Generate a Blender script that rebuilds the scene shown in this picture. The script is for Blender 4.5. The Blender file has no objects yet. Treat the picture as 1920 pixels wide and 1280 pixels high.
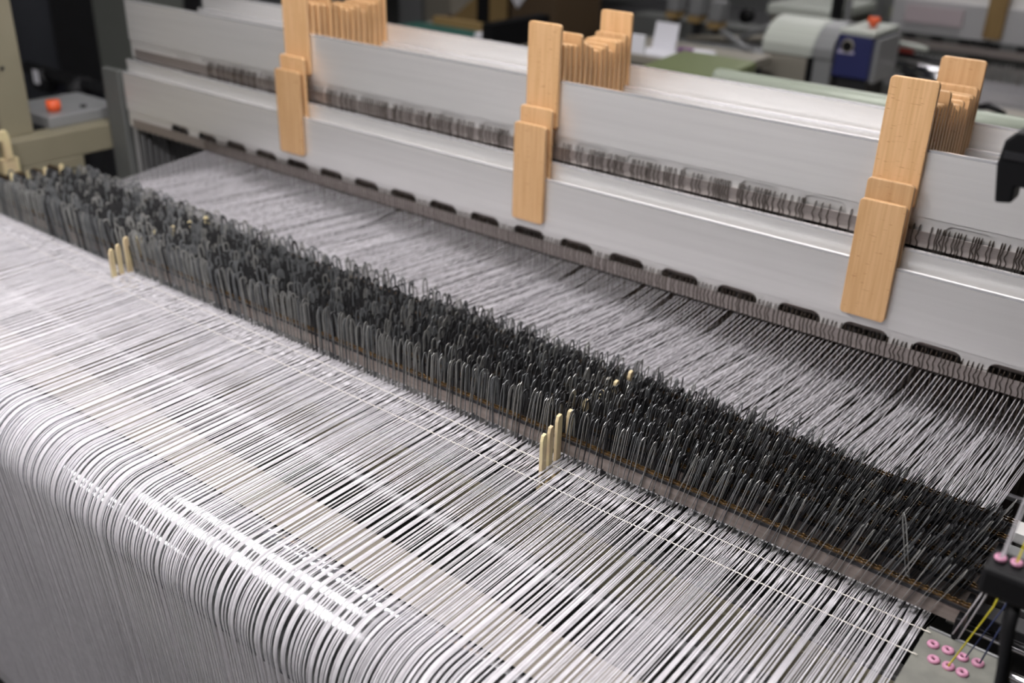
import bpy, math, random
import numpy as np
from mathutils import Vector, Matrix
random.seed(7); rng = np.random.default_rng(7)
scn = bpy.context.scene
COL = scn.collection
PI = math.pi

# ---------------------------------------------------------------- camera
cd = bpy.data.cameras.new('camera'); cam = bpy.data.objects.new('camera', cd); COL.objects.link(cam)
rows = ((0.78634516, 0.61720823, 0.02674486), (0.29280676, -0.334227, -0.89585518), (-0.54399034, 0.71228246, -0.44354053))
m = Matrix.Identity(4)
for r in range(3):
    m[r][0] = rows[0][r]; m[r][1] = -rows[1][r]; m[r][2] = -rows[2][r]
m.translation = (0, 0, 1.7)
cam.matrix_world = m
cd.sensor_width = 36; cd.lens = 1893 * 36 / 1920
cd.clip_start = .05; cd.clip_end = 60
cd.dof.use_dof = True; cd.dof.focus_distance = 1.18; cd.dof.aperture_fstop = 3.2
scn.camera = cam

# ---------------------------------------------------------------- world, exposure
w = bpy.data.worlds.new('world'); scn.world = w; w.use_nodes = True
w.node_tree.nodes['Background'].inputs[0].default_value = (.75, .82, 1, 1)
w.node_tree.nodes['Background'].inputs[1].default_value = .15
vs = scn.view_settings
vs.view_transform = 'Standard'; vs.look = 'None'; vs.gamma = 1; vs.use_curve_mapping = False
vs.exposure = 0.0
LAMP = 29.0

# ---------------------------------------------------------------- materials
def mat(name, col, rough=.5, metal=0., noise=None, nscale=(20, 20, 20), emit=None, bump=0., bscale=200., spec=.5):
    mt = bpy.data.materials.new(name); mt.use_nodes = True
    nt = mt.node_tree; b = nt.nodes['Principled BSDF']
    b.inputs['Base Color'].default_value = (*col, 1); b.inputs['Roughness'].default_value = rough
    b.inputs['Metallic'].default_value = metal; b.inputs['Specular IOR Level'].default_value = spec
    if emit:
        b.inputs['Emission Color'].default_value = (*emit[0], 1); b.inputs['Emission Strength'].default_value = emit[1]
    if noise or bump:
        tc = nt.nodes.new('ShaderNodeTexCoord'); mp = nt.nodes.new('ShaderNodeMapping')
        mp.inputs['Scale'].default_value = nscale
        nt.links.new(tc.outputs['Object'], mp.inputs[0])
        nz = nt.nodes.new('ShaderNodeTexNoise'); nz.inputs['Scale'].default_value = 1; nz.inputs['Detail'].default_value = 5
        nt.links.new(mp.outputs[0], nz.inputs['Vector'])
        if noise:
            rp = nt.nodes.new('ShaderNodeValToRGB')
            rp.color_ramp.elements[0].position = .3; rp.color_ramp.elements[1].position = .7
            rp.color_ramp.elements[0].color = (*noise, 1); rp.color_ramp.elements[1].color = (*col, 1)
            nt.links.new(nz.outputs[0], rp.inputs[0]); nt.links.new(rp.outputs[0], b.inputs['Base Color'])
        if bump:
            bp = nt.nodes.new('ShaderNodeBump'); bp.inputs['Strength'].default_value = bump
            bp.inputs['Distance'].default_value = .001
            n2 = nt.nodes.new('ShaderNodeTexNoise'); n2.inputs['Scale'].default_value = bscale
            nt.links.new(tc.outputs['Object'], n2.inputs['Vector'])
            nt.links.new(n2.outputs[0], bp.inputs['Height']); nt.links.new(bp.outputs[0], b.inputs['Normal'])
    return mt

def wood_mat(name, light, dark, fleck):
    mt = bpy.data.materials.new(name); mt.use_nodes = True
    nt = mt.node_tree; N = nt.nodes; L = nt.links; b = N['Principled BSDF']
    tc = N.new('ShaderNodeTexCoord'); oi = N.new('ShaderNodeObjectInfo')
    mul = N.new('ShaderNodeVectorMath'); mul.operation = 'SCALE'; mul.inputs[0].default_value = (7, 3, 11)
    L.new(oi.outputs['Random'], mul.inputs['Scale'])
    add = N.new('ShaderNodeVectorMath'); L.new(tc.outputs['Object'], add.inputs[0]); L.new(mul.outputs[0], add.inputs[1])
    mp = N.new('ShaderNodeMapping'); mp.inputs['Scale'].default_value = (220, 220, 9); L.new(add.outputs[0], mp.inputs[0])
    nz = N.new('ShaderNodeTexNoise'); nz.inputs['Detail'].default_value = 6; nz.inputs['Scale'].default_value = 1; L.new(mp.outputs[0], nz.inputs['Vector'])
    rp = N.new('ShaderNodeValToRGB'); e = rp.color_ramp.elements
    e[0].position = .32; e[0].color = (*dark, 1); e[1].position = .62; e[1].color = (*light, 1)
    L.new(nz.outputs[0], rp.inputs[0])
    # short dark medullary flecks of beech
    mp2 = N.new('ShaderNodeMapping'); mp2.inputs['Scale'].default_value = (60, 60, 420); L.new(add.outputs[0], mp2.inputs[0])
    n2 = N.new('ShaderNodeTexNoise'); n2.inputs['Detail'].default_value = 2; n2.inputs['Scale'].default_value = 1; L.new(mp2.outputs[0], n2.inputs['Vector'])
    r2 = N.new('ShaderNodeValToRGB'); r2.color_ramp.elements[0].position = .66; r2.color_ramp.elements[1].position = .74
    L.new(n2.outputs[0], r2.inputs[0])
    mx = N.new('ShaderNodeMix'); mx.data_type = 'RGBA'; L.new(r2.outputs[0], mx.inputs[0])
    L.new(rp.outputs[0], mx.inputs[6]); mx.inputs[7].default_value = (*fleck, 1)
    hs = N.new('ShaderNodeHueSaturation')
    mr = N.new('ShaderNodeMapRange'); mr.inputs['To Min'].default_value = .88; mr.inputs['To Max'].default_value = 1.1
    L.new(oi.outputs['Random'], mr.inputs[0]); L.new(mr.outputs[0], hs.inputs['Value']); L.new(mx.outputs[2], hs.inputs['Color'])
    L.new(hs.outputs[0], b.inputs['Base Color']); b.inputs['Roughness'].default_value = .45
    return mt

M = dict(
    alu=mat('anodised_aluminium', (.93, .92, .91), .40, .70, (.87, .86, .85), (3, 60, 90)),
    alu_edge=mat('polished_aluminium_edge', (.9, .9, .92), .25, .7),
    alu_dark=mat('grey_aluminium', (.45, .45, .46), .5, .5),
    rail=mat('steel_rail', (.47, .42, .40), .32, .75, (.38, .34, .32), (4, 60, 200)),
    wire=mat('dark_bronze_wire', (.06, .045, .035), .4, .6),
    steelA=mat('blued_steel_strip', (.25, .26, .27), .35, .4, (.14, .145, .15), (60, 60, 60)),
    steelB=mat('worn_steel_strip', (.42, .42, .41), .35, .45, (.24, .24, .23), (60, 60, 60)),
    steelC=mat('dark_steel_strip', (.055, .055, .058), .4, .4),
    brass=mat('brass_teeth', (.24, .145, .055), .35, .8, (.04, .024, .012), (300, 50, 50)),
    bar=mat('grey_contact_bar', (.34, .29, .265), .45, .4, (.25, .21, .19), (6, 200, 200)),
    chrome=mat('chrome', (.88, .89, .93), .12, 1.),
    yarn=mat('white_yarn', (.65, .635, .665), .95, 0, (.56, .545, .575), (90, 90, 90), spec=.15),
    cord=mat('lease_cord', (.85, .8, .72), .3, 0),
    cream_p=mat('cream_plastic', (.68, .60, .34), .35, 0, (.55, .42, .27), (60, 60, 30)),
    cream=mat('cream_painted_metal', (.25, .225, .16), .5, 0, (.21, .19, .13), (6, 6, 6)),
    beige=mat('beige_painted_beam', (.38, .34, .29), .6, 0, (.29, .26, .21), (20, 20, 20)),
    grey=mat('grey_painted_metal', (.13, .135, .13), .5, .1),
    mid=mat('mid_grey_metal', (.26, .265, .27), .45, .2),
    dark=mat('dark_metal', (.018, .018, .02), .5, .2, (.02, .02, .024), (8, 8, 8)),
    brown=mat('brown_panel', (.10, .065, .035), .6),
    black=mat('black_plastic', (.006, .006, .007), .5, spec=.2),
    pink=mat('pink_ceramic', (.50, .23, .34), .35),
    green=mat('green_grey_painted_tube', (.36, .40, .33), .3, .1),
    dgreen=mat('olive_green_cover', (.14, .17, .07), .45),
    teal=mat('teal_cloth', (.02, .10, .08), .8),
    off=mat('off_white_housing', (.50, .53, .48), .4),
    taupe=mat('taupe_housing', (.27, .25, .21), .5),
    blue=mat('navy_blue_housing', (.025, .03, .12), .4),
    red=mat('orange_red_button', (.75, .11, .03), .4),
    lilac=mat('pale_lilac_label', (.5, .48, .68), .5),
    paper=mat('white_paper', (.75, .75, .80), .8),
    tan=mat('tan_wood_board', (.30, .20, .08), .6),
    yellow=mat('yellow_yarn', (.60, .52, .03), .9),
    navy=mat('navy_yarn', (.04, .06, .16), .9),
    floor=mat('shop_floor', (.09, .09, .085), .6, 0, (.06, .06, .058), (3, 3, 3)),
    wall=mat('shop_wall', (.30, .31, .31), .8, 0, (.26, .27, .27), (1, 1, 1)),
    ceil=mat('shop_ceiling', (.5, .5, .5), .8),
    fix=mat('lamp_housing', (.7, .7, .7), .5),
    tube=mat('lamp_tube', (1, 1, 1), .5, emit=((1.0, .965, .96), LAMP)),
    wood=wood_mat('beech_wood', (.66, .41, .21), (.56, .33, .15), (.40, .20, .08)),
)

# ---------------------------------------------------------------- mesh helpers
class MB:
    def __init__(s): s.v = []; s.f = []; s.n = 0
    def add(s, v, f):
        s.v.extend(v); s.f.extend([tuple(i + s.n for i in q) for q in f]); s.n += len(v); return s
    def box(s, x0, x1, y0, y1, z0, z1):
        v = [(x, y, z) for x in (x0, x1) for y in (y0, y1) for z in (z0, z1)]
        return s.add(v, [(0, 1, 3, 2), (4, 6, 7, 5), (0, 4, 5, 1), (2, 3, 7, 6), (0, 2, 6, 4), (1, 5, 7, 3)])
    def prism(s, pts, axis, a, b):
        """outline pts (2-D) extruded along axis from a to b"""
        n = len(pts)
        def P(p, t):
            return {'x': (t, p[0], p[1]), 'y': (p[0], t, p[1]), 'z': (p[0], p[1], t)}[axis]
        v = [P(p, a) for p in pts] + [P(p, b) for p in pts]
        f = [tuple(range(n))[::-1], tuple(range(n, 2 * n))] + [(i, (i + 1) % n, (i + 1) % n + n, i + n) for i in range(n)]
        return s.add(v, f)
    def tube(s, path, r, n=8, cap=True):
        path = [Vector(p) for p in path]; rr = r if isinstance(r, (list, tuple)) else [r] * len(path)
        v = []
        for i, p in enumerate(path):
            t = (path[min(i + 1, len(path) - 1)] - path[max(i - 1, 0)]).normalized()
            ref = Vector((0, 0, 1)) if abs(t.z) < .9 else Vector((1, 0, 0))
            a = t.cross(ref).normalized(); b = t.cross(a)
            for k in range(n):
                c = 2 * PI * k / n; v.append(tuple(p + a * rr[i] * math.cos(c) + b * rr[i] * math.sin(c)))
        f = [(i * n + k, i * n + (k + 1) % n, (i + 1) * n + (k + 1) % n, (i + 1) * n + k) for i in range(len(path) - 1) for k in range(n)]
        if cap: f += [tuple(range(n))[::-1], tuple(range((len(path) - 1) * n, len(path) * n))]
        return s.add(v, f)
    def ring(s, c, R, r, n=20, k=8, axis='z'):
        v = []
        for i in range(n):
            a = 2 * PI * i / n
            for j in range(k):
                b = 2 * PI * j / k; q = (R + r * math.cos(b))
                p = (q * math.cos(a), q * math.sin(a), r * math.sin(b))
                if axis == 'y': p = (p[0], p[2], p[1])
                if axis == 'x': p = (p[2], p[0], p[1])
                v.append((c[0] + p[0], c[1] + p[1], c[2] + p[2]))
        f = [(i * k + j, ((i + 1) % n) * k + j, ((i + 1) % n) * k + (j + 1) % k, i * k + (j + 1) % k) for i in range(n) for j in range(k)]
        return s.add(v, f)
    def build(s, name, mt, parent=None, smooth=False, loc=None, bevel=0):
        me = bpy.data.meshes.new(name); me.from_pydata(s.v, [], s.f); me.update()
        me.materials.append(M[mt] if isinstance(mt, str) else mt)
        if smooth: me.polygons.foreach_set('use_smooth', [True] * len(me.polygons))
        o = bpy.data.objects.new(name, me); COL.objects.link(o)
        if parent: o.parent = parent
        if loc: o.location = loc
        if bevel:
            b = o.modifiers.new('bevel', 'BEVEL'); b.width = bevel; b.segments = 2; b.limit_method = 'ANGLE'
            b.angle_limit = math.radians(40)
        return o

def rrect(x0, x1, z0, z1, r, n=5):
    p = []
    for cx, cz, a0 in ((x1 - r, z1 - r, 0), (x0 + r, z1 - r, 90), (x0 + r, z0 + r, 180), (x1 - r, z0 + r, 270)):
        for i in range(n):
            a = math.radians(a0 + 90 * i / (n - 1)); p.append((cx + r * math.cos(a), cz + r * math.sin(a)))
    return p

def tag(o, label, cat, group=None, kind=None):
    o['label'] = label; o['category'] = cat
    if group: o['group'] = group
    if kind: o['kind'] = kind
    return o
def struct(o): o['kind'] = 'structure'; return o
def empty(name, loc, label, cat, group=None):
    o = bpy.data.objects.new(name, None); COL.objects.link(o); o.location = loc; o.empty_display_size = .05
    return tag(o, label, cat, group)
def copy_tree(o, parent=None):
    c = o.copy(); COL.objects.link(c); c.parent = parent
    for ch in list(o.children): copy_tree(ch, c)
    return c
def at(root):  # parts are built in world numbers; shift them to the thing's own origin
    for ch in root.children: ch.location = Vector(ch.location) - Vector(root.location)

# ---------------------------------------------------------------- the room
struct(MB().box(-9, 6, -8, 11, -.1, 0).build('floor', 'floor'))
struct(MB().box(-9, 6, 10.9, 11, 0, 4.2).build('wall_back', 'wall'))
struct(MB().box(-9, -8.9, -8, 10.9, 0, 4.2).build('wall_left', 'wall'))
struct(MB().box(5.9, 6, -8, 10.9, 0, 4.2).build('wall_right', 'wall'))
struct(MB().box(-8.9, 5.9, -8, -7.9, 0, 4.2).build('wall_front', 'wall'))
struct(MB().box(-9, 6, -8, 11, 4.2, 4.3).build('ceiling', 'ceil'))
lamp0 = None
for ly, lz, lxs in ((-5.2, 3.5, (-6.0, -3.6)), (-3.0, 3.5, (-4.6,)), (.0, 2.38, (-.98,)), (1.05, 2.95, (-1.05,)), (3.6, 3.7, (-.9,)), (6.8, 3.7, (-2.5,))):
    for lx in lxs:
        if lamp0 is None:
            lamp0 = empty('ceiling_lamp', (0, 0, 0), 'long white fluorescent ceiling lamp above the weaving looms', 'ceiling lamp', 'fluorescent ceiling lamps')
            MB().box(-.75, .75, -.16, .16, .03, .09).build('housing', 'fix', lamp0)
            MB().box(-.72, .72, -.13, .13, 0, .03).build('tube', 'tube', lamp0)
            MB().tube([(-.6, 0, .09), (-.6, 0, .7)], .008).build('hanger', 'grey', lamp0)
            MB().tube([(.6, 0, .09), (.6, 0, .7)], .008).build('hanger', 'grey', lamp0)
            lo = lamp0
        else:
            lo = copy_tree(lamp0)
        lo.location = (lx, ly, lz)

# ---------------------------------------------------------------- loom beams, roller
WX0, WX1 = -2.0, -.145
RC, RR, YR = .55, .0645, .0005      # roller centre y, radius, yarn radius
RZ = 1.0 - RR - YR
rt = empty('whip_roller', (-1.1, RC, RZ), 'mirror bright chrome roller under the bend of the white warp yarns', 'roller')
p = [(-2.33, RC, RZ), (.05, RC, RZ)]
MB().tube(p, RR, 64).build('roller_tube', 'chrome', rt, True)
MB().tube([(-2.5, RC, RZ), (-2.33, RC, RZ)], .02, 20).build('journal', 'mid', rt, True)
MB().tube([(.05, RC, RZ), (.19, RC, RZ)], .02, 20).build('journal', 'mid', rt, True)
at(rt)
wb = empty('warp_beam', (-1.1, .715, .30), 'large warp beam wound full of white yarn below the sheet', 'beam')
MB().tube([(-2.1, .715, .30), (-.05, .715, .30)], .17, 64).build('yarn_package', 'yarn', wb, True)
for a, b in ((-2.14, -2.1), (-.05, -.01)):
    MB().tube([(a, .715, .30), (b, .715, .30)], .21, 48).build('flange', 'mid', wb, True)
MB().tube([(-2.44, .715, .30), (.19, .715, .30)], .03, 20).build('shaft', 'mid', wb, True)
at(wb)
tag(MB().box(-2.42, .17, .63, .712, .80, .925).build('back_rest_beam', 'beige', bevel=.004), 'beige lint dusted beam running close behind the chrome roller', 'beam')
tag(MB().box(-2.42, .17, .93, .955, .80, .86).build('cross_rail', 'cream', bevel=.003), 'olive cream cross rail below the drop wires', 'beam')
tag(MB().tube([(-2.42, .805, .90), (.17, .805, .90)], .008, 12).build('tie_rod', 'mid', smooth=True), 'thin grey steel rod crossing under the front warp sheet', 'rod')

# side frames of this loom
def side_frame(x0, x1, name, label, holes=True):
    r = empty(name, (x0, 1.2, 0), label, 'machine frame')
    mb = MB()
    mb.box(x0, x1, .5, 2.5, .955, 1.02)
    for a, b in ((.44, .56), (1.155, 1.32), (1.55, 1.62), (2.4, 2.5)): mb.box(x0, x1, a, b, 0 if a != 1.55 else .8, .955)
    mb.box(x0, x1, 1.32, 2.4, .80, .83); mb.box(x0, x1, .56, 2.4, .12, .24)
    mb.build('side_casting', 'cream', r, bevel=.003)
    for (y, z) in ((1.30, .90), (1.447, 1.0), (1.24, .90)):
        MB().tube([(x1 - .002, y, z), (x1 + .004, y, z)], .009, 14).build('bolt', 'dark', r)
    at(r); return r
side_frame(-2.47, -2.40, 'side_frame', 'cream painted side frame at the far left end of the loom')
side_frame(.17, .24, 'side_frame', 'cream painted side frame at the near right end of the loom')
up = empty('upright_post', (-2.48, 1.19, 1.02), 'tall cream upright post at the left edge with two screws', 'post')
MB().box(-2.52, -2.45, 1.15, 1.228, 1.02, 2.3).build('post_body', 'cream', up, bevel=.003)
for y, z in ((1.168, 1.245), (1.178, 1.185)):
    MB().tube([(-2.452, y, z), (-2.446, y, z)], .0045, 12).build('screw', 'dark', up)
at(up)
bx = empty('button_box', (-2.56, 1.37, 1.02), 'grey button box with red knob on the left side frame', 'control box')
MB().box(-2.66, -2.45, 1.27, 1.475, 1.02, 1.05).build('box_body', 'mid', bx, bevel=.004)
MB().tube([(-2.50, 1.315, 1.05), (-2.50, 1.315, 1.062), (-2.50, 1.315, 1.078)], [.015, .018, .017], 20).build('red_button', 'red', bx, True)
MB().tube([(-2.49, 1.39, 1.05), (-2.49, 1.39, 1.056)], .008, 14).build('small_button', 'dark', bx, True)
at(bx)
fg = empty('frame_guide', (-2.36, 1.53, 0), 'dark vertical channel guiding the left ends of the heald frames', 'guide')
MB().box(-2.395, -2.325, 1.40, 1.42, .0, 1.165).build('channel', 'grey', fg, bevel=.002)
MB().box(-2.395, -2.36, 1.42, 1.69, .0, 1.12).build('back_plate', 'dark', fg)
at(fg)
fg = empty('frame_guide', (.2, 1.53, 0), 'dark vertical channel at the right ends of the heald frames', 'guide')
MB().box(.172, .21, 1.40, 1.69, 1.0, 1.165).build('channel', 'grey', fg)
MB().box(.172, .21, 1.40, 1.69, 0, 1.0).build('back_plate', 'dark', fg); at(fg)

# ---------------------------------------------------------------- heald frames
NF = 17; P0, PITCH = 1.405, .016
TOP = [1.167, 1.194, 1.334, 1.300, 1.298, 1.296, 1.311, 1.295, 1.288, 1.279, 1.282, 1.285, 1.272, 1.286, 1.286, 1.294, 1.331]
FX0, FX1 = -2.31, .165
ORD = ['front-most', 'second', 'third', 'fourth', 'fifth', 'sixth', 'seventh', 'eighth', 'ninth', 'tenth', 'eleventh', 'twelfth', 'thirteenth', 'fourteenth', 'fifteenth', 'sixteenth', 'rearmost']
def flabel(i):
    if i == 0: return 'front-most heald frame, sitting lowest with a row of hooked heddles beneath it'
    if i == 1: return 'second heald frame, only a strip showing above the lowest front one'
    if i == 2: return 'third heald frame, raised highest in front with broad bright aluminium slat'
    if i == 15: return 'sixteenth heald frame, its thin top edge just before the rearmost one'
    if i == 16: return 'rearmost aluminium heald frame with the tall orange guide blocks'
    return '%s heald frame from the front, seen as thin guide block edges' % ORD[i]
f0 = empty('heald_frame', (0, P0, TOP[0]), flabel(0), 'heald frame', 'heald frames stacked one behind the other')
# local coordinates: y = 0 front face of slat, z = 0 top of slat
MB().prism([(0, -.095), (0, -.0035), (.0012, -.0015), (.006, -.0015), (.006, -.095)], 'x', FX0, FX1).build('top_slat', 'alu', f0)
MB().prism([(.0, -.0035), (.0002, 0), (.006, 0), (.006, -.0015), (.0012, -.0015)], 'x', FX0, FX1).build('slat_edge', 'alu_edge', f0)
pitch, cw, ct = .1055, .070, -.1005
out = [(FX0, -.0945), (FX1, -.0945), (FX1, -.137)]
x = -.657 + pitch * 7
bot = []
while x > FX0 + .12:
    bot.append(x); x -= pitch
for x in bot:
    r = .013
    a, b = x + cw, x
    out += [(a, -.137), (a, ct - r)]
    for k in range(1, 5):
        t = math.radians(90 * k / 4); out.append((a - r + r * math.cos(t), ct - r + r * math.sin(t)))
    for k in range(0, 4):
        t = math.radians(90 + 90 * k / 4); out.append((b + r + r * math.cos(t), ct - r + r * math.sin(t)))
    out += [(b, ct - r), (b, -.137)]
out += [(FX0, -.137)]
MB().prism(out, 'y', .0026, .0050).build('rail_carrier', 'alu', f0)
MB().box(FX0 + .02, FX1 - .02, -.0022, -.0004, -.138, -.115).build('heddle_rail', 'rail', f0)
MB().box(FX0, FX0 + .018, .0075, .0090, -.75, -.002).build('end_stile', 'alu_dark', f0)
MB().box(FX1 - .018, FX1, .0075, .0090, -.75, -.002).build('end_stile', 'alu_dark', f0)
MB().box(FX0, FX1, .0, .006, -.80, -.74).build('bottom_slat', 'alu_dark', f0)
for cx, wd in ((-.4175, .067), (-1.041, .068), (-1.6795, .074)):
    pr = MB().prism(rrect(-wd / 2, wd / 2, -.084, .0935, .006), 'y', -.0048, .0028)
    pr.build('guide_block', 'wood', f0, loc=(cx, -.0049, 0), bevel=.0012)
frames = [f0]
for i in range(1, NF):
    c = copy_tree(f0); c.location = (0, P0 + PITCH * i, TOP[i]); c['label'] = flabel(i); frames.append(c)
    if i == 2: MB().box(FX0, FX1, .0062, .0072, -.137, -.097).build('backing_plate', 'alu', c)

# ---------------------------------------------------------------- the warp: positions of every yarn
NROW = 6
N = 1560
RY = [.905 + .036 * k for k in range(NROW)]
def wob(x, s, amp):
    return amp * (np.sin(x * 173 + s * 7.1) * .45 + np.sin(x * 411 + s * 3.3) * .33 + np.sin(x * 977 + s * 1.7) * .22)
x_even = np.linspace(WX0, WX1, N)
def bundled(k):
    # yarns gather in small bundles with slits between them
    x = x_even.copy(); j = 0; r = random.Random(k)
    while j < N:
        n = r.choice((1, 2, 3, 3, 4, 5, 6, 8, 11)); n = min(n, N - j)
        c = x[j:j + n].mean(); tight = r.uniform(.44, .72)
        x[j:j + n] = c + (x[j:j + n] - c) * tight; j += n
    return x
xb = bundled(3) + wob(x_even, 1, .0013) + rng.normal(0, .00010, N)
x_lease = xb + wob(x_even, 4, .0005) + rng.normal(0, .00010, N)
x_dw = .55 * xb + .45 * x_even + wob(x_even, 2, .0010) + rng.normal(0, .00012, N)
x_eye = .15 * xb + .85 * x_even + wob(x_even, 3, .0015) + rng.normal(0, .0003, N)
row = np.arange(N) % NROW
# the yarns of every sixth place run to the front-most frame; the others pass below to the frames behind
fr = np.where(np.arange(N) % 6 == 3, 0, rng.integers(3, 17, N))
z_eye = np.where(fr == 0, 1.0262, 1.0)
low = rng.random(N)
z_eye = np.where(fr > 0, np.interp(x_even, [-2, -1, -.15], [1.0, .994, .968]) - .03 * low - .0020 * fr, z_eye)
y_eye = P0 + PITCH * fr - .004
def yarn_path(j):
    pts = []
    hx = xb[j]
    th = math.radians(185)
    R = RR + YR
    ty, tz = RC + R * math.cos(th), RZ + R * math.sin(th)
    L = .62
    for k in (1, .5, .2): pts.append((hx + .004 * math.sin(j * .7) * k, ty + .087 * L * k, tz - .996 * L * k))
    for k in range(13):
        a = math.radians(185 - 95 * k / 12); pts.append((hx, RC + R * math.cos(a), RZ + R * math.sin(a)))
    s = 1 if j % 2 else -1
    pts.append((hx * .5 + x_lease[j] * .5, .70, 1.0))
    pts.append((x_lease[j], .843, 1.0 + .0011 * s)); pts.append((x_lease[j], .883, 1.0 - .0011 * s))
    pts.append((x_dw[j], .905, 1.0)); pts.append((x_dw[j], 1.09, 1.0))
    pts.append((x_eye[j], y_eye[j], z_eye[j]))
    pts.append((x_eye[j], 1.72, 1.0 + (z_eye[j] - 1.0) * .2))
    return np.array(pts)
def yarn_tubes(js, r, n):
    V = []; F = []; base = 0
    for j in js:
        p = yarn_path(j); k = len(p)
        t = np.gradient(p, axis=0); t /= np.linalg.norm(t, axis=1)[:, None]
        a = np.cross(t, (1., 0, 0)); a /= np.linalg.norm(a, axis=1)[:, None]; b = np.cross(t, a)
        ang = np.arange(n) * 2 * PI / n
        v = p[:, None, :] + r * (a[:, None, :] * np.cos(ang)[None, :, None] + b[:, None, :] * np.sin(ang)[None, :, None])
        V.append(v.reshape(-1, 3))
        i = np.arange(k - 1)[:, None] * n; q = np.arange(n)[None, :]; q2 = (q + 1) % n
        F.append((np.stack([i + q, i + q2, i + n + q2, i + n + q], -1).reshape(-1, 4)) + base); base += k * n
    return np.concatenate(V), np.concatenate(F)
def np_mesh(name, V, F, mt, parent=None, smooth=True):
    me = bpy.data.meshes.new(name)
    me.vertices.add(len(V)); me.vertices.foreach_set('co', V.astype(np.float32).ravel())
    k = F.shape[1]
    me.loops.add(F.size); me.loops.foreach_set('vertex_index', F.astype(np.int32).ravel())
    me.polygons.add(len(F)); me.polygons.foreach_set('loop_start', (np.arange(len(F)) * k).astype(np.int32))
    me.update(calc_edges=True)
    if smooth: me.polygons.foreach_set('use_smooth', np.ones(len(F), bool))
    me.materials.append(M[mt] if isinstance(mt, str) else mt); me.validate()
    o = bpy.data.objects.new(name, me); COL.objects.link(o)
    if parent: o.parent = parent
    return o
missing = set(np.where(rng.random(N) < .035)[0].tolist())
YARN_R = .00044
live = [j for j in range(N) if j not in missing]
near = live[-300:]; rest = live[:-300]
for j in near:
    V, F = yarn_tubes([j], YARN_R, 6)
    o = np_mesh('warp_yarn', V, F, 'yarn')
    if fr[j] == 0:
        tag(o, 'white warp yarn rising sharply lit to a heddle of the front-most heald frame', 'yarn', 'upper warp yarns near the right edge')
    else:
        tag(o, 'white warp yarn passing below the front heddle rail to a frame behind', 'yarn', 'lower warp yarns near the right edge')
V, F = yarn_tubes(rest, YARN_R, 5)
tag(np_mesh('warp_sheet', V, F, 'yarn'), 'dense sheet of white warp yarns filling the middle and left of the loom', 'yarn sheet', kind='stuff')

# two lease cords woven through the sheet
for y, lab in ((.843, 'front glinting lease cord laid across the white warp yarns'), (.883, 'rear lease cord crossing the warp just before the drop wires')):
    c = MB(); pts = [(x, y + .0015 * math.sin(x * 2), 1.0006 + .0003 * math.sin(x * 900)) for x in np.linspace(WX0 - .04, WX1 + .01, 1600)]
    c.tube(pts, .0006, 5)
    tag(c.build('lease_cord', 'cord', smooth=True), lab, 'cord')

# ---------------------------------------------------------------- heddles
def heddle_mesh(s):
    mb = MB(); zr = -.126
    pts = [(0, .0018, zr - .006), (0, .0018, -.111), (s * .0004, .0008, -.1075), (s * .0006, -.0015, -.1058), (s * .0004, -.0036, -.1075), (0, -.0040, -.1115),
           (s * .0001, -.0040, -.118), (-s * .0012, -.0040, -.123), (-s * .0014, -.0040, -.126), (s * .0008, -.0040, -.131), (s * .0009, -.0038, -.135), (0, -.0035, -.1395)]
    mb.tube(pts, .00068, 5)
    mb.ring((0, -.0035, -.1408), .0014, .0004, 8, 4, 'x')
    mb.tube([(0, -.0035, -.1422), (0, -.0035, -.30), (0, -.001, -.62)], .00045, 4)
    return mb
hed_meshes = []
for s in (1, .4, 1.6):
    me = heddle_mesh(s); mm = bpy.data.meshes.new('heddle'); mm.from_pydata(me.v, [], me.f); mm.update(); mm.materials.append(M['wire'])
    mm.polygons.foreach_set('use_smooth', [True] * len(mm.polygons)); hed_meshes.append((mm, np.array(me.v), me.f))
BL = [(-.4175, .036), (-1.041, .037), (-1.6795, .039)]
def clear(x): return all(abs(x - c) > w for c, w in BL)
hed = []    # (x, frame)
for j in range(N):
    if fr[j] == 0: hed.append((float(x_eye[j]), 0))
xx = WX0
while xx < WX1:
    if clear(xx): hed.append((xx, 2))
    xx += random.choice((.0035, .0045, .006, .008, .011, .017))
def visible_key(h): return (h[0] ** 2 + (P0 + PITCH * h[1]) ** 2)
hed.sort(key=visible_key)
ind, restH = hed[:300], hed[300:]
def place(mm, x, i):
    o = bpy.data.objects.new('heddle', mm); COL.objects.link(o); o.location = (x, P0 + PITCH * i, TOP[i]); return o
for x, i in ind:
    o = place(hed_meshes[random.randrange(3)][0], x, i)
    if i == 0: tag(o, 'dark wire heddle hooked on the rail of the lowest front frame', 'heddle', 'heddles of the front-most frame')
    else: tag(o, 'dark wire heddle hooked on the rail of the raised third frame', 'heddle', 'heddles of the raised third frame')
mb = MB()
for x, i in restH:
    _, v, f = hed_meshes[random.randrange(3)]
    mb.add([tuple(q) for q in (v + np.array((x, P0 + PITCH * i, TOP[i])))], f)
tag(mb.build('heddle_row', 'wire'), 'far left rows of dark wire heddles on the heald frames', 'heddles', kind='stuff')
# the dense field of heddles of the frames behind, seen dark through the warp
mb = MB()
for i in range(3, 17):
    y = P0 + PITCH * i - .004; x = WX0
    while x < WX1:
        lx = random.uniform(-.0015, .0015)
        mb.tube([(x, y, TOP[i] - .112), (x + lx, y, 1.0), (x, y, .52)], .0007 if i % 3 else .0011, 3, False)
        x += random.uniform(.006, .013)
tag(mb.build('heddle_field', 'wire'), 'dark thicket of heddles hanging behind the front frames', 'heddles', kind='stuff')

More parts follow.
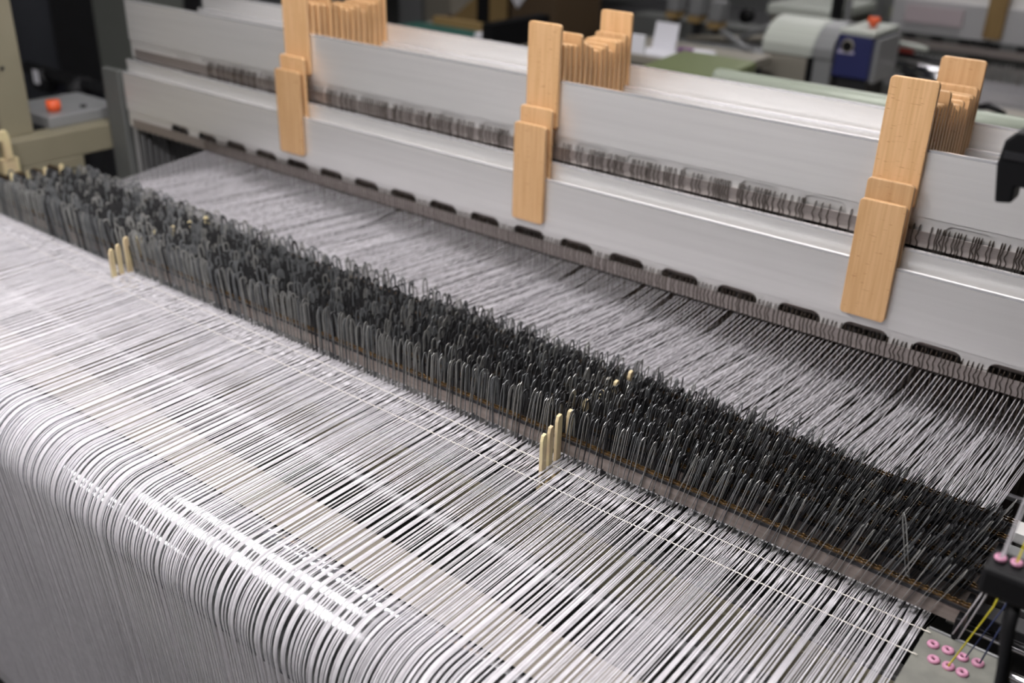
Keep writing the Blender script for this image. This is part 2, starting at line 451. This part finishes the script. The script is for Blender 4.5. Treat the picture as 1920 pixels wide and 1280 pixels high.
# ---------------------------------------------------------------- drop wire bank
ROWN = ['front', 'second', 'third', 'fourth', 'fifth', 'rear']
for k, y in enumerate(RY):
    b = empty('contact_bar', (-1.08, y, 1.0), '%s serrated contact bar carrying its row of drop wires' % ROWN[k], 'bar', 'contact bars of the warp stop')
    x0, x1 = WX0 - .13, WX1 + .035
    MB().box(x0, x1, y - .0012, y + .0012, 1.008, 1.032).build('bar_plate', 'bar', b)
    st = []
    t = x0
    while t < x1: st += [(t, 1.0335), (t + .0016, 1.0345), (t + .0038, 1.0345), (t + .0054, 1.0335)]; t += .007
    st = [q for q in st if q[0] < x1]
    MB().prism([(x0, 1.0322)] + st + [(x1, 1.0322)], 'y', y - .0024, y - .0013).build('toothed_strip', 'brass', b)
    MB().prism([(x0, 1.0325)] + [(q[0], q[1] + .0008) for q in st] + [(x1, 1.0325)], 'y', y + .0013, y + .0024).build('toothed_strip', 'brass', b)
    MB().box(x0, x1, y - .0032, y - .0022, 1.0268, 1.0305).build('insulating_strip', 'dark', b)
    at(b)

def drop_wire(kind):
    """flat steel strip in the YZ plane: closed loop top, long slot"""
    w = .0060; top = .080
    if kind == 0: cap = [(w, top - .012), (w * .45, top - .001), (0, top), (-w * .45, top - .001), (-w, top - .012)]; cin = [(w - .0026, top - .0135), (w * .25, top - .004), (0, top - .0035), (-w * .25, top - .004), (-w + .0026, top - .0135)]
    elif kind == 1: cap = [(w, top - .006), (w * .8, top - .002), (0, top), (-w * .8, top - .002), (-w, top - .006)]; cin = [(w - .002, top - .0075), (w * .4, top - .0038), (0, top - .0032), (-w * .4, top - .0038), (-w + .002, top - .0075)]
    else: cap = [(w, top - .008), (w * .7, top - .0025), (w * .2, top), (-w * .5, top - .002), (-w, top - .010)]; cin = [(.0026, top - .012), (.0016, top - .007), (.0004, top - .006), (-.001, top - .0065), (-.0026, top - .012)]
    o = [(-w, .004), (w, .004)] + cap
    i = [(cin[-1][0], .0065), (cin[0][0], .0065)] + cin
    n = len(o); th = .0003
    v = [(s * th, p[0], p[1]) for s in (-1, 1) for p in o + i]
    f = []
    m2 = 2 * n
    for k in range(n):
        q = (k + 1) % n
        f += [(k, n + k, n + q, q), (m2 + k, m2 + q, m2 + n + q, m2 + n + k), (k, q, m2 + q, m2 + k), (n + k, m2 + n + k, m2 + n + q, n + q)]
    mb = MB().add(v, f)
    mb.prism([(-w, .004), (w, .004), (w * .8, -.034), (0, -.040), (-w * .8, -.034)], 'x', -th, th)
    return mb
dwm = []
for k in range(3):
    q = drop_wire(k)
    for mt in ('steelA', 'steelB', 'steelC'):
        me = bpy.data.meshes.new('drop_wire'); me.from_pydata(q.v, [], q.f); me.update(); me.materials.append(M[mt])
        dwm.append((me, np.array(q.v), q.f, mt))
def lean(x):
    return float(np.interp(x, [-2.0, -1.7, -1.5, -1.2, -.9, -.6, -.3, -.1], [-3, -10, -12, -6, 0, 5, 17, 22]))
wires = []
SEPX = (-.608, -1.539, -2.035)
for j in range(N):
    if j in missing and j % 3: continue
    k = int(row[j]); x = float(x_dw[j])
    if k == 0 and any(abs(x - s) < .006 for s in SEPX): continue
    hz = -.002 - .0032 * k + random.gauss(0, .0035) + (random.random() < .06) * .006
    ly = lean(x) + random.gauss(0, 2.2)
    wires.append((x, RY[k], 1.0 + hz, ly, random.gauss(0, 6), random.gauss(0, 1.0), random.choices(range(9), (5, 6, 1, 5, 6, 1, 3, 3, 1) if k in (0, 5) else (4, 3, 4, 4, 2, 4, 3, 2, 4))[0], k))
for k in range(1, NROW):
    x = WX0 if k < NROW - 1 else -1.0
    while x < WX1:
        wires.append((x, RY[k] + random.gauss(0, .0012), 1.0 + random.gauss(-.027 if k < 5 else -.035, .005), lean(x) + random.gauss(0, 1.5), random.gauss(0, 7), 0, random.choice((2, 5, 8, 8, 2, 0)), k, 1))
        x += random.uniform(.0014, .0040) if x < -.8 else random.uniform(.0010, .0026)
# a drop wire that has fallen across its neighbours at the right
wires.append((-.176, .925, 1.018, -14, 40, 0, 1, 9))
wires.sort(key=lambda q: q[0] ** 2 + q[1] ** 2 + (10 if len(q) > 8 else 0))
def mtx(q):
    return Matrix.Translation((q[0], q[1], q[2])) @ Matrix.Rotation(math.radians(q[3]), 4, 'Y') @ Matrix.Rotation(math.radians(q[5]), 4, 'X') @ Matrix.Rotation(math.radians(q[4]), 4, 'Z')
for q in wires[:300]:
    o = bpy.data.objects.new('drop_wire', dwm[q[6]][0]); COL.objects.link(o); o.matrix_world = mtx(q)
    if q[7] == 9: tag(o, 'bent drop wire leaning left against its neighbours at the far right end', 'drop wire')
    else: tag(o, 'slotted steel drop wire standing in the %s row near the right end' % ROWN[q[7]], 'drop wire', 'drop wires of the %s row, right end' % ROWN[q[7]])
parts = {}
for q in wires[300:]:
    me, v, f, mt = dwm[q[6]]; Rm = np.array(mtx(q)); vv = v @ Rm[:3, :3].T + Rm[:3, 3]
    parts.setdefault(mt, MB()).add([tuple(t) for t in vv], f)
sl = {'steelA': ('blued', 'blue-grey'), 'steelB': ('worn', 'bright worn'), 'steelC': ('dark', 'blackened')}
root = empty('drop_wire_bank', (-1.2, 1.0, 1.0), 'crowded bank of steel drop wires filling the middle and left', 'drop wires')
root['kind'] = 'stuff'
for mt, mb in parts.items():
    o = mb.build('strip_bundle', mt, root); o['label'] = sl[mt][1] + ' steel strips'; o['kind'] = 'stuff'
at(root)

# cream plastic separators
for k, x in enumerate(SEPX):
    s = empty('bar_separator', (x, .95, 1.0), ('cream plastic comb between drop wires at the middle of the bank', 'cream plastic comb between drop wires left of the middle', 'cream plastic comb at the far left end of the drop wires')[k], 'separator', 'cream plastic separators')
    for y, h, wd in ((.866, .052, .0095), (.880, .057, .0085), (.897, .066, .0105), (.921, .062, .010), (.956, .062, .010), (.992, .060, .010), (1.028, .060, .010), (1.064, .060, .010)):
        a = .0024
        MB().prism([(y - wd / 2, .978), (y + wd / 2, .978), (y + wd / 2, 1.0 + h - .004), (y + wd * .28, 1.0 + h), (y - wd * .28, 1.0 + h - .0015), (y - wd / 2, 1.0 + h - .009)], 'x', x - a + (y - .868) * .0, x + a).build('tine', 'cream_p', s, bevel=.0008)
    MB().box(x - .004, x + .004, .86, 1.07, .970, .979).build('comb_base', 'cream_p', s)
    at(s)
# shelf that carries bars and combs
tag(MB().box(-2.40, .17, .985, 1.01, .86, .969).build('stop_motion_beam', 'dark', bevel=.002), 'dark beam beneath the drop wire bank', 'beam')
for x in (WX0 - .13, WX1 + .03):
    tag(MB().box(x - .003, x + .003, .89, 1.095, .985, 1.024).build('end_bracket', 'black', bevel=.001),
        'dark bracket holding the %s ends of the contact bars' % ('left' if x < -1 else 'right'), 'bracket')

# ---------------------------------------------------------------- right edge: eyelet plate, guide stand, selvedge yarns
ep = empty('eyelet_plate', (-.105, .84, .998), 'pale grey plate with seven pink ceramic eyelets at the right edge', 'guide plate')
hole = [(-.128, .869), (-.114, .870), (-.100, .8695), (-.086, .871), (-.121, .848), (-.107, .848), (-.094, .848)]
MB().box(-.141, -.066, .775, .893, .9965, .9985).build('plate', mat('dusty_plate', (.20, .20, .175), .6, 0, (.13, .13, .115), (40, 40, 40)), ep, bevel=.0006)
MB().box(-.139, -.068, .890, .8925, .9985, 1.0005).build('plate_lip', 'mid', ep)
for hx, hy in hole:
    e = MB().ring((hx, hy, .9995), .0038, .0023, 24, 10).build('eyelet', 'pink', ep, True)
    MB().tube([(hx, hy, .9986), (hx, hy, .9990)], .0024, 16).build('eyelet_bore', 'black', e)
at(ep)
gs = empty('yarn_guide_stand', (-.05, .78, .3), 'out of focus black yarn guide box on a curved arm, lower right', 'guide stand')
MB().box(-.092, -.035, .757, .792, 1.158, 1.184).build('guide_box', 'black', gs, bevel=.004)
MB().tube([(-.064, .772, 1.165), (-.062, .765, 1.13), (-.052, .745, 1.09), (-.03, .70, 1.0), (-.01, .66, .86), (0, .62, .80)], [.006, .0058, .0062, .008, .010, .012], 14).build('arm', 'black', gs, True)
for x, y in ((-.083, .775), (-.071, .777), (-.059, .779), (-.047, .781)):
    MB().ring((x, y, 1.1865), .0032, .0019, 18, 8).build('eyelet', 'pink', gs, True)
at(gs)
bt = empty('warp_feeler', (-.1, .90, 1.45), 'blurred black machine arm hanging in from the upper right edge', 'machine arm')
MB().prism([(-.182, 1.472), (-.180, 1.492), (-.172, 1.501), (-.05, 1.505), (-.05, 1.458), (-.164, 1.456), (-.1635, 1.442), (-.1765, 1.440)], 'y', .89, .915).build('hook_body', 'black', bt, bevel=.002)
MB().box(-.178, -.06, .888, .917, 1.478, 1.484).build('grey_band', 'dark', bt)
MB().tube([(-.055, .90, 1.48), (.02, .90, 1.48), (.10, .88, 1.40), (.2, .88, 1.02)], .012, 12).build('support_arm', 'black', bt, True)
at(bt)
def strand(name, pts, r, mt, lab): tag(MB().tube(pts, r, 6).build(name, mt, smooth=True), lab, 'yarn')
strand('selvedge_yarn', [(-.112, .79, .98), (-.107, .848, 1.0), (-.0845, .84, 1.09), (-.071, .777, 1.187), (-.07, .93, 1.30), (-.06, 1.2, 1.42)], .0009, 'yellow', 'yellow selvedge yarn drawn up from the pink eyelets')
strand('selvedge_yarn', [(-.121, .90, .985), (-.098, .85, 1.09), (-.083, .775, 1.187), (-.085, .93, 1.30), (-.08, 1.2, 1.40)], .0009, 'yarn', 'first white selvedge yarn beside the yellow one')
strand('selvedge_yarn', [(-.114, .90, .985), (-.094, .85, 1.09), (-.0815, .776, 1.187), (-.08, .93, 1.29), (-.075, 1.2, 1.40)], .0009, 'yarn', 'second white selvedge yarn nearest the yellow one')
strand('selvedge_yarn', [(-.086, .871, .99), (-.072, .86, 1.08), (-.059, .779, 1.187), (-.055, .95, 1.30), (-.04, 1.2, 1.40)], .0009, 'navy', 'navy selvedge yarn right of the yellow one')
strand('selvedge_yarn', [(-.100, .8695, .99), (-.078, .86, 1.08), (-.062, .778, 1.187)], .0007, 'navy', 'short navy yarn from the middle pink eyelet')
tag(MB().tube([(-.135, .960, .968), (.17, .960, .968)], .0065, 20).build('guide_rod', 'chrome', smooth=True), 'thick chrome rod at the right end of the drop wires', 'rod')
tag(MB().tube([(-.15, .928, .955), (.17, .928, .955)], .006, 20).build('guide_rod', 'chrome', smooth=True), 'lower chrome rod just above the pink eyelet plate corner', 'rod')
tag(MB().tube([(-.16, 1.275, .95), (.17, 1.275, .95)], .005, 16).build('guide_rod', 'chrome', smooth=True), 'thin chrome rod right of the last rear warp yarns', 'rod')
rb = empty('temple_bracket', (0, 1.2, .9), 'grey metal bracket with bright strip right of the warp', 'bracket')
MB().box(-.165, .17, 1.15, 1.20, .90, .93).build('bracket_body', 'mid', rb, bevel=.002)
MB().box(-.150, .17, 1.205, 1.235, .93, .945).build('bright_strip', 'alu', rb, bevel=.001); at(rb)

# ---------------------------------------------------------------- front of this loom beyond the frames
fb = empty('breast_tube', (-.4, 2.2, 1.216), 'pale green painted tube running along the loom front', 'tube')
MB().tube([(-1.10, 2.2, 1.216), (-1.094, 2.2, 1.216), (.30, 2.2, 1.216)], [.018, .021, .021], 24).build('tube_body', 'green', fb, True)
MB().box(-.2, -.16, 2.18, 2.22, .9, 1.2).build('tube_bracket', 'mid', fb)
at(fb)
tag(MB().box(-2.4, .17, 2.05, 2.15, .86, .96).build('breast_beam', 'grey'), 'grey breast beam at the front of the loom', 'beam')

# ---------------------------------------------------------------- neighbouring machines (all out of focus)
gc = empty('machine_cover', (-1.38, 2.7, .0), 'olive green sheet metal cover beyond the guide blocks', 'machine cover')
MB().prism([(2.50, .9), (2.50, 1.10), (2.56, 1.135), (2.80, 1.150), (2.80, .9)], 'x', -1.52, -1.27).build('cover_shell', 'dgreen', gc, bevel=.012)
MB().tube([(-1.40, 2.535, 1.115), (-1.40, 2.53, 1.125)], .012, 12).build('rivet', 'mid', gc)
MB().box(-1.50, -1.29, 2.55, 2.78, 0, .9).build('cover_base', 'dark', gc)
at(gc)
cs = empty('machine_table', (-1.75, 3.1, 0), 'low dark side table holding papers behind the heald frames', 'table')
MB().box(-1.98, -1.45, 2.97, 3.3, 1.045, 1.075).build('table_top', 'taupe', cs, bevel=.004)
MB().box(-1.93, -1.5, 3.0, 3.25, 0, 1.045).build('pedestal', 'dark', cs); at(cs)
q = MB().prism([(3.095, 1.077), (3.101, 1.077), (3.121, 1.165), (3.115, 1.165)], 'x', -1.80, -1.712).build('paper_card', 'paper')
tag(q, 'white paper card standing upright on the side table', 'card')
tag(MB().box(-1.81, -1.66, 2.98, 3.09, 1.0755, 1.081).build('paper_stack', 'paper'), 'loose white papers lying before the upright card', 'paper')
tr = empty('roll', (-1.59, 3.04, 1.09), 'white paper roll with purple band lying on the table', 'roll')
MB().tube([(-1.66, 3.03, 1.092), (-1.53, 3.03, 1.098)], .0155, 16).build('roll_body', 'paper', tr, True)
MB().tube([(-1.657, 3.03, 1.092), (-1.60, 3.03, 1.0946)], .0162, 16).build('purple_band', mat('purple', (.18, .06, .22), .6), tr, True); at(tr)
tag(MB().prism([(2.62, 1.155), (2.63, 1.155), (2.63, 1.205), (2.62, 1.205)], 'x', -1.60, -1.55).build('note_card', 'paper'), 'small white note stuck on the green cover edge', 'card')

mh = empty('motor_housing', (-1.4, 3.5, 0), 'rounded off-white motor housing beside the blue box', 'motor')
prof = [(3.38, 1.07)] + [(3.52 - .14 * math.cos(math.radians(a)), 1.09 + .09 * math.sin(math.radians(a))) for a in range(10, 171, 16)] + [(3.66, 1.07)]
MB().prism(prof, 'x', -1.53, -1.345).build('top_hood', 'off', mh, bevel=.006)
MB().prism([(3.385, .85), (3.385, 1.07), (3.65, 1.07), (3.65, .85)], 'x', -1.525, -1.36).build('lower_shell', 'taupe', mh, bevel=.01)
MB().box(-1.36, -1.345, 3.39, 3.64, .85, 1.09).build('end_seam', 'black', mh)
MB().prism(prof, 'x', -1.345, -1.275).build('end_hood', 'mid', mh, bevel=.006)
MB().box(-1.34, -1.275, 3.39, 3.65, .85, 1.08).build('end_shell', 'mid', mh, bevel=.006)
MB().box(-1.5, -1.3, 3.4, 3.62, 0, .86).build('pedestal', 'dark', mh); at(mh)
bb = empty('weft_feeder_box', (-1.2, 3.5, 0), 'navy blue machine box with orange knob on its pale top', 'machine box')
MB().prism([(-1.275, 1.02), (-1.268, 1.155), (-1.262, 1.16), (-1.152, 1.155), (-1.150, 1.02)], 'y', 3.40, 3.62).build('box_shell', 'blue', bb, bevel=.006)
MB().box(-1.27, -1.148, 3.40, 3.63, 1.156, 1.176).build('top_plate', 'off', bb, bevel=.006)
MB().tube([(-1.195, 3.50, 1.176), (-1.195, 3.50, 1.186), (-1.195, 3.50, 1.192), (-1.195, 3.50, 1.208)], [.012, .012, .021, .020], 24).build('orange_knob', 'red', bb, True)
MB().box(-1.262, -1.208, 3.394, 3.401, 1.098, 1.108).build('lilac_strip', 'lilac', bb)
MB().tube([(-1.232, 3.402, 1.122), (-1.232, 3.392, 1.122)], .017, 24).build('round_socket', 'black', bb)
MB().ring((-1.232, 3.395, 1.122), .019, .0035, 24, 8, 'y').build('socket_rim', 'taupe', bb, True)
MB().box(-1.15, -1.135, 3.42, 3.62, 1.01, 1.15).build('side_panel', 'mid', bb)
MB().box(-1.26, -1.16, 3.42, 3.6, 0, 1.02).build('pedestal', 'dark', bb); at(bb)
fz = empty('feeder_tubes', (-1.1, 3.8, 1.0), 'pair of chrome tubes with bright round caps beside blue box', 'tubes')
for (x0, z0, x1, z1, r, mt) in ((-1.20, 1.088, -1.09, 1.080, .010, 'off'), (-1.195, 1.018, -.95, 1.008, .013, 'chrome'), (-1.165, .996, -.92, .985, .013, 'chrome'), (-1.2, 1.05, -.9, 1.04, .009, 'dark')):
    MB().tube([(x0, 3.8, z0), (x1, 3.8, z1)], r, 16).build('tube_body', mt, fz, True)
MB().box(-1.19, -1.14, 3.80, 3.82, 1.05, 1.075).build('red_clip', mat('dull_red', (.25, .03, .02), .5), fz)
MB().box(-1.15, -1.11, 3.79, 3.83, 0, 1.0).build('stand', 'dark', fz); at(fz)
# second loom at right: frames, rail, rods, sheet
F2 = empty('neighbour_heald_frame', (-.4, 4.6, 1.1), 'grey heald frame of the next loom with one brown guide block', 'heald frame')
MB().box(-1.50, .9, 4.6, 4.62, 1.012, 1.144).build('top_slat', 'alu_dark', F2)
MB().box(-1.50, .9, 4.63, 4.65, 1.14, 1.30).build('rear_slat', 'alu', F2)
MB().prism(rrect(-1.108, -1.036, 1.026, 1.32, .008), 'y', 4.575, 4.599).build('guide_block', mat('brown_wood', (.26, .17, .06), .5, 0, (.2, .12, .04), (60, 60, 5)), F2)
for k in range(14):
    x = -1.43 + k * .115
    MB().box(x, x + .05, 4.598, 4.601, .985, 1.006).build('cutout', 'black', F2)
MB().box(-1.50, .9, 4.588, 4.598, .955, .985).build('heddle_rail', 'rail', F2)
MB().box(-1.44, -1.2, 4.585, 4.60, 1.055, 1.125).build('cover_plate', mat('pinkish_plate', (.42, .36, .38), .5), F2)
at(F2)
n2 = empty('neighbour_drop_wires', (-.5, 4.3, 1.0), 'grey bank of drop wires on the next loom, blurred', 'drop wires')
for k in range(4):
    mb = MB()
    for t in range(90):
        x = -1.33 + t * .018 + random.uniform(-.004, .004)
        mb.box(x, x + .004, 4.20 + .05 * k, 4.212 + .05 * k, .90, .965 + random.uniform(-.01, .01))
    mb.build('wire_row', 'steelB', n2)
MB().box(-1.35, .6, 4.14, 4.16, .87, .91).build('front_bar', 'mid', n2)
MB().box(-1.35, .6, 4.44, 4.46, .87, .94).build('back_bar', 'rail', n2); at(n2)
mb = MB()
for t in range(150):
    x = -1.0 + t * .009; mb.tube([(x, 3.05, .985), (x, 3.1, 1.0), (x, 4.2, .93)], .0016, 4)
tag(mb.build('neighbour_warp_sheet', 'yarn'), 'white warp sheet of the next loom at the right edge', 'yarn sheet', kind='stuff')
tag(MB().box(-1.02, .6, 3.0, 3.9, .80, .90).build('cloth_table', mat('ivory_cloth', (.62, .58, .46), .8)), 'ivory covered surface beneath the next loom warp', 'surface')
hb = empty('black_clip', (-.61, 2.8, 1.0), 'small black clip lying at the edge of the next loom', 'clip')
MB().tube([(-.65, 2.8, 1.117), (-.625, 2.8, 1.125), (-.60, 2.8, 1.118), (-.58, 2.8, 1.112)], [.006, .010, .007, .006], 12).build('clip_body', 'black', hb, True)
MB().box(-.60, -.59, 2.795, 2.805, 0, 1.115).build('clip_post', 'grey', hb); at(hb)
# dark machinery in the middle background
dm = empty('dark_machine', (-2.2, 4.6, 0), 'dark loom head with grey units in the far centre', 'machine')
MB().box(-2.9, -2.12, 4.45, 5.1, 0, .95).build('machine_body', 'dark', dm)
MB().box(-2.62, -1.9, 4.30, 4.45, .80, .98).build('front_panel', 'grey', dm)
for x, z in ((-2.30, 1.055), (-2.19, 1.05), (-2.09, 1.035)):
    u = MB().box(x - .028, x + .028, 4.1, 4.18, z - .01, z + .075).build('control_unit', 'mid', dm, bevel=.006)
    MB().box(x - .026, x + .026, 4.095, 4.17, z - .038, z - .012).build('tan_base', 'tan', u)
    MB().box(x - .012, x + .012, 4.12, 4.16, .9, z - .038).build('unit_stem', 'dark', u)
MB().tube([(-1.86, 3.9, 1.01), (-1.66, 3.92, 1.115)], .011, 12).build('slanted_rod', 'mid', dm, True)
MB().tube([(-1.95, 3.9, 1.03), (-1.78, 3.88, .96)], .012, 12).build('slanted_rod', 'mid', dm, True)
MB().tube([(-2.15, 4.0, .96), (-1.6, 4.0, 1.03)], .014, 12).build('slanted_rod', 'taupe', dm, True)
MB().tube([(-2.35, 4.0, .93), (-1.55, 4.0, .95)], .02, 12).build('cross_shaft', 'mid', dm, True)
MB().box(-1.66, -1.62, 4.3, 4.36, .95, 1.3).build('black_column', 'black', dm, bevel=.01)
MB().tube([(-1.93, 4.1, 1.07), (-1.93, 4.07, 1.07)], .03, 20).build('hand_wheel', 'black', dm, True)
MB().box(-2.0, -1.6, 3.85, 4.3, .80, .93).build('gear_case', 'dark', dm)
at(dm)
wt = empty('white_machine_top', (-1.9, 4.9, 0), 'pale machine hood catching light at the top centre', 'machine hood')
MB().box(-2.08, -1.74, 4.6, 5.1, 1.01, 1.06).build('hood_top', 'off', wt, bevel=.01)
MB().box(-2.06, -1.76, 4.62, 5.08, 0, 1.01).build('hood_body', 'taupe', wt); at(wt)
cl = empty('grey_cabinet', (-1.55, 5.2, 0), 'grey cabinet with pale label behind the blue box', 'cabinet')
MB().box(-1.75, -1.3, 5.2, 5.6, 0, 1.5).build('cabinet_body', 'grey', cl, bevel=.01)
MB().box(-1.70, -1.45, 5.19, 5.2, .98, 1.03).build('label_strip', mat('pale_olive', (.30, .31, .18), .6), cl)
MB().tube([(-1.62, 4.4, 0), (-1.62, 4.4, 1.4)], .015, 10).build('conduit', 'mid', cl); at(cl)
# boards, cloth and papers left of the middle
bd = empty('timber_pile', (-3.3, 4.3, 0), 'leaning brown boards in the dark top background', 'boards')
MB().prism([(-3.74, .80), (-3.50, .985), (-3.28, 1.0), (-3.28, .78), (-3.70, .76)], 'y', 4.2, 4.24).build('leaning_board', 'tan', bd)
MB().box(-3.9, -3.2, 4.3, 4.7, 0, .82).build('crate_body', 'brown', bd)
MB().box(-3.30, -3.0, 4.2, 4.6, 0, 1.06).build('brown_panel', 'brown', bd); at(bd)
dk = empty('work_bench', (-2.6, 2.95, 0), 'low bench with teal cloth, yellow lath behind the rear frame', 'bench')
MB().box(-2.90, -2.30, 2.85, 3.3, 1.0, 1.03).build('bench_top', 'taupe', dk)
MB().box(-2.86, -2.34, 2.9, 3.25, 0, 1.0).build('bench_body', 'dark', dk)
MB().box(-2.80, -2.46, 2.86, 3.0, 1.03, 1.062).build('teal_cloth', 'teal', dk, bevel=.008)
MB().box(-2.74, -2.36, 3.02, 3.05, 1.03, 1.085).build('yellow_lath', 'tan', dk)
MB().box(-2.43, -2.36, 2.9, 3.1, 1.03, 1.075).build('white_box', 'paper', dk, bevel=.004)
MB().box(-2.36, -2.31, 2.86, 3.2, 1.03, 1.12).build('dark_case', 'black', dk); at(dk)
tag(MB().box(-2.835, -2.80, 3.4, 3.44, 0, 1.9).build('slim_black_post', 'black'), 'slim black post before the brown boards', 'post')
tag(MB().box(-4.30, -4.13, 4.45, 4.6, 0, 1.3).build('pale_grey_column', 'mid'), 'pale grey column left of the brown boards', 'column')
tag(MB().box(-4.10, -3.90, 4.45, 4.7, 0, 1.3).build('taupe_cabinet', 'taupe'), 'taupe cabinet next to the pale grey column', 'cabinet')
hg = MB().prism([(-2.83, 1.12), (-2.775, 1.055), (-2.72, 1.12)], 'y', 3.6, 3.61).build('hanging_tag', 'paper')
tag(hg, 'pointed white tag hanging at the top, left of centre', 'tag')
tag(MB().tube([(-2.775, 3.605, 1.12), (-2.775, 3.605, 1.9), (-2.82, 3.42, 1.88)], .003, 6).build('tag_cord', 'paper'), 'thin cord from which the pointed white tag hangs', 'cord')
# left background
tag(MB().box(-4.44, -4.18, 2.6, 2.9, 0, 2.5).build('grey_green_column', mat('grey_green', (.16, .17, .155), .6)), 'grey green steel column left of the heald frames', 'column')
tag(MB().box(-4.93, -4.46, 2.66, 3.2, 0, 2.4).build('dark_cabinet', 'dark'), 'tall dark cabinet beside the grey green column', 'cabinet')
tag(MB().tube([(-5.25, 2.9, 0), (-5.25, 2.9, 2.4)], .30, 32).build('dark_drum', mat('slate', (.07, .075, .09), .4), smooth=True), 'slate grey upright drum at the upper left', 'drum')
lb = empty('lever_shaft', (-3.6, 2.0, .82), 'blue-black cluster of shafts behind the red knob', 'shafts')
MB().tube([(-3.95, 2.0, .86), (-2.6, 2.0, .84)], .022, 14).build('shaft', 'dark', lb, True)
MB().tube([(-3.95, 2.03, .80), (-2.6, 2.03, .80)], .020, 14).build('shaft', mat('blue_black', (.06, .06, .09), .3, .5), lb, True)
for x in (-3.85, -3.6, -3.3, -3.0): MB().tube([(x, 2.0, .83), (x + .05, 2.0, .83)], .05, 14).build('collar', 'dark', lb, True)
MB().box(-3.80, -3.77, 1.94, 1.945, .83, .88).build('white_label', 'paper', lb)
MB().box(-3.5, -3.4, 1.95, 2.08, 0, .80).build('shaft_stand', 'dark', lb); at(lb)
hk = empty('cream_hook', (-2.42, 1.12, 1.0), 'small worn cream hook bracket at the foot of the post', 'bracket')
MB().prism([(1.06, 1.0), (1.06, 1.052), (1.07, 1.058), (1.125, 1.058), (1.13, 1.04), (1.13, .985), (1.112, .985), (1.11, 1.035), (1.08, 1.035), (1.078, 1.0)], 'x', -2.39, -2.375).build('hook_plate', 'cream_p', hk, bevel=.002)
MB().box(-2.40, -2.375, 1.10, 1.14, .955, .99).build('hook_foot', 'cream_p', hk); at(hk)
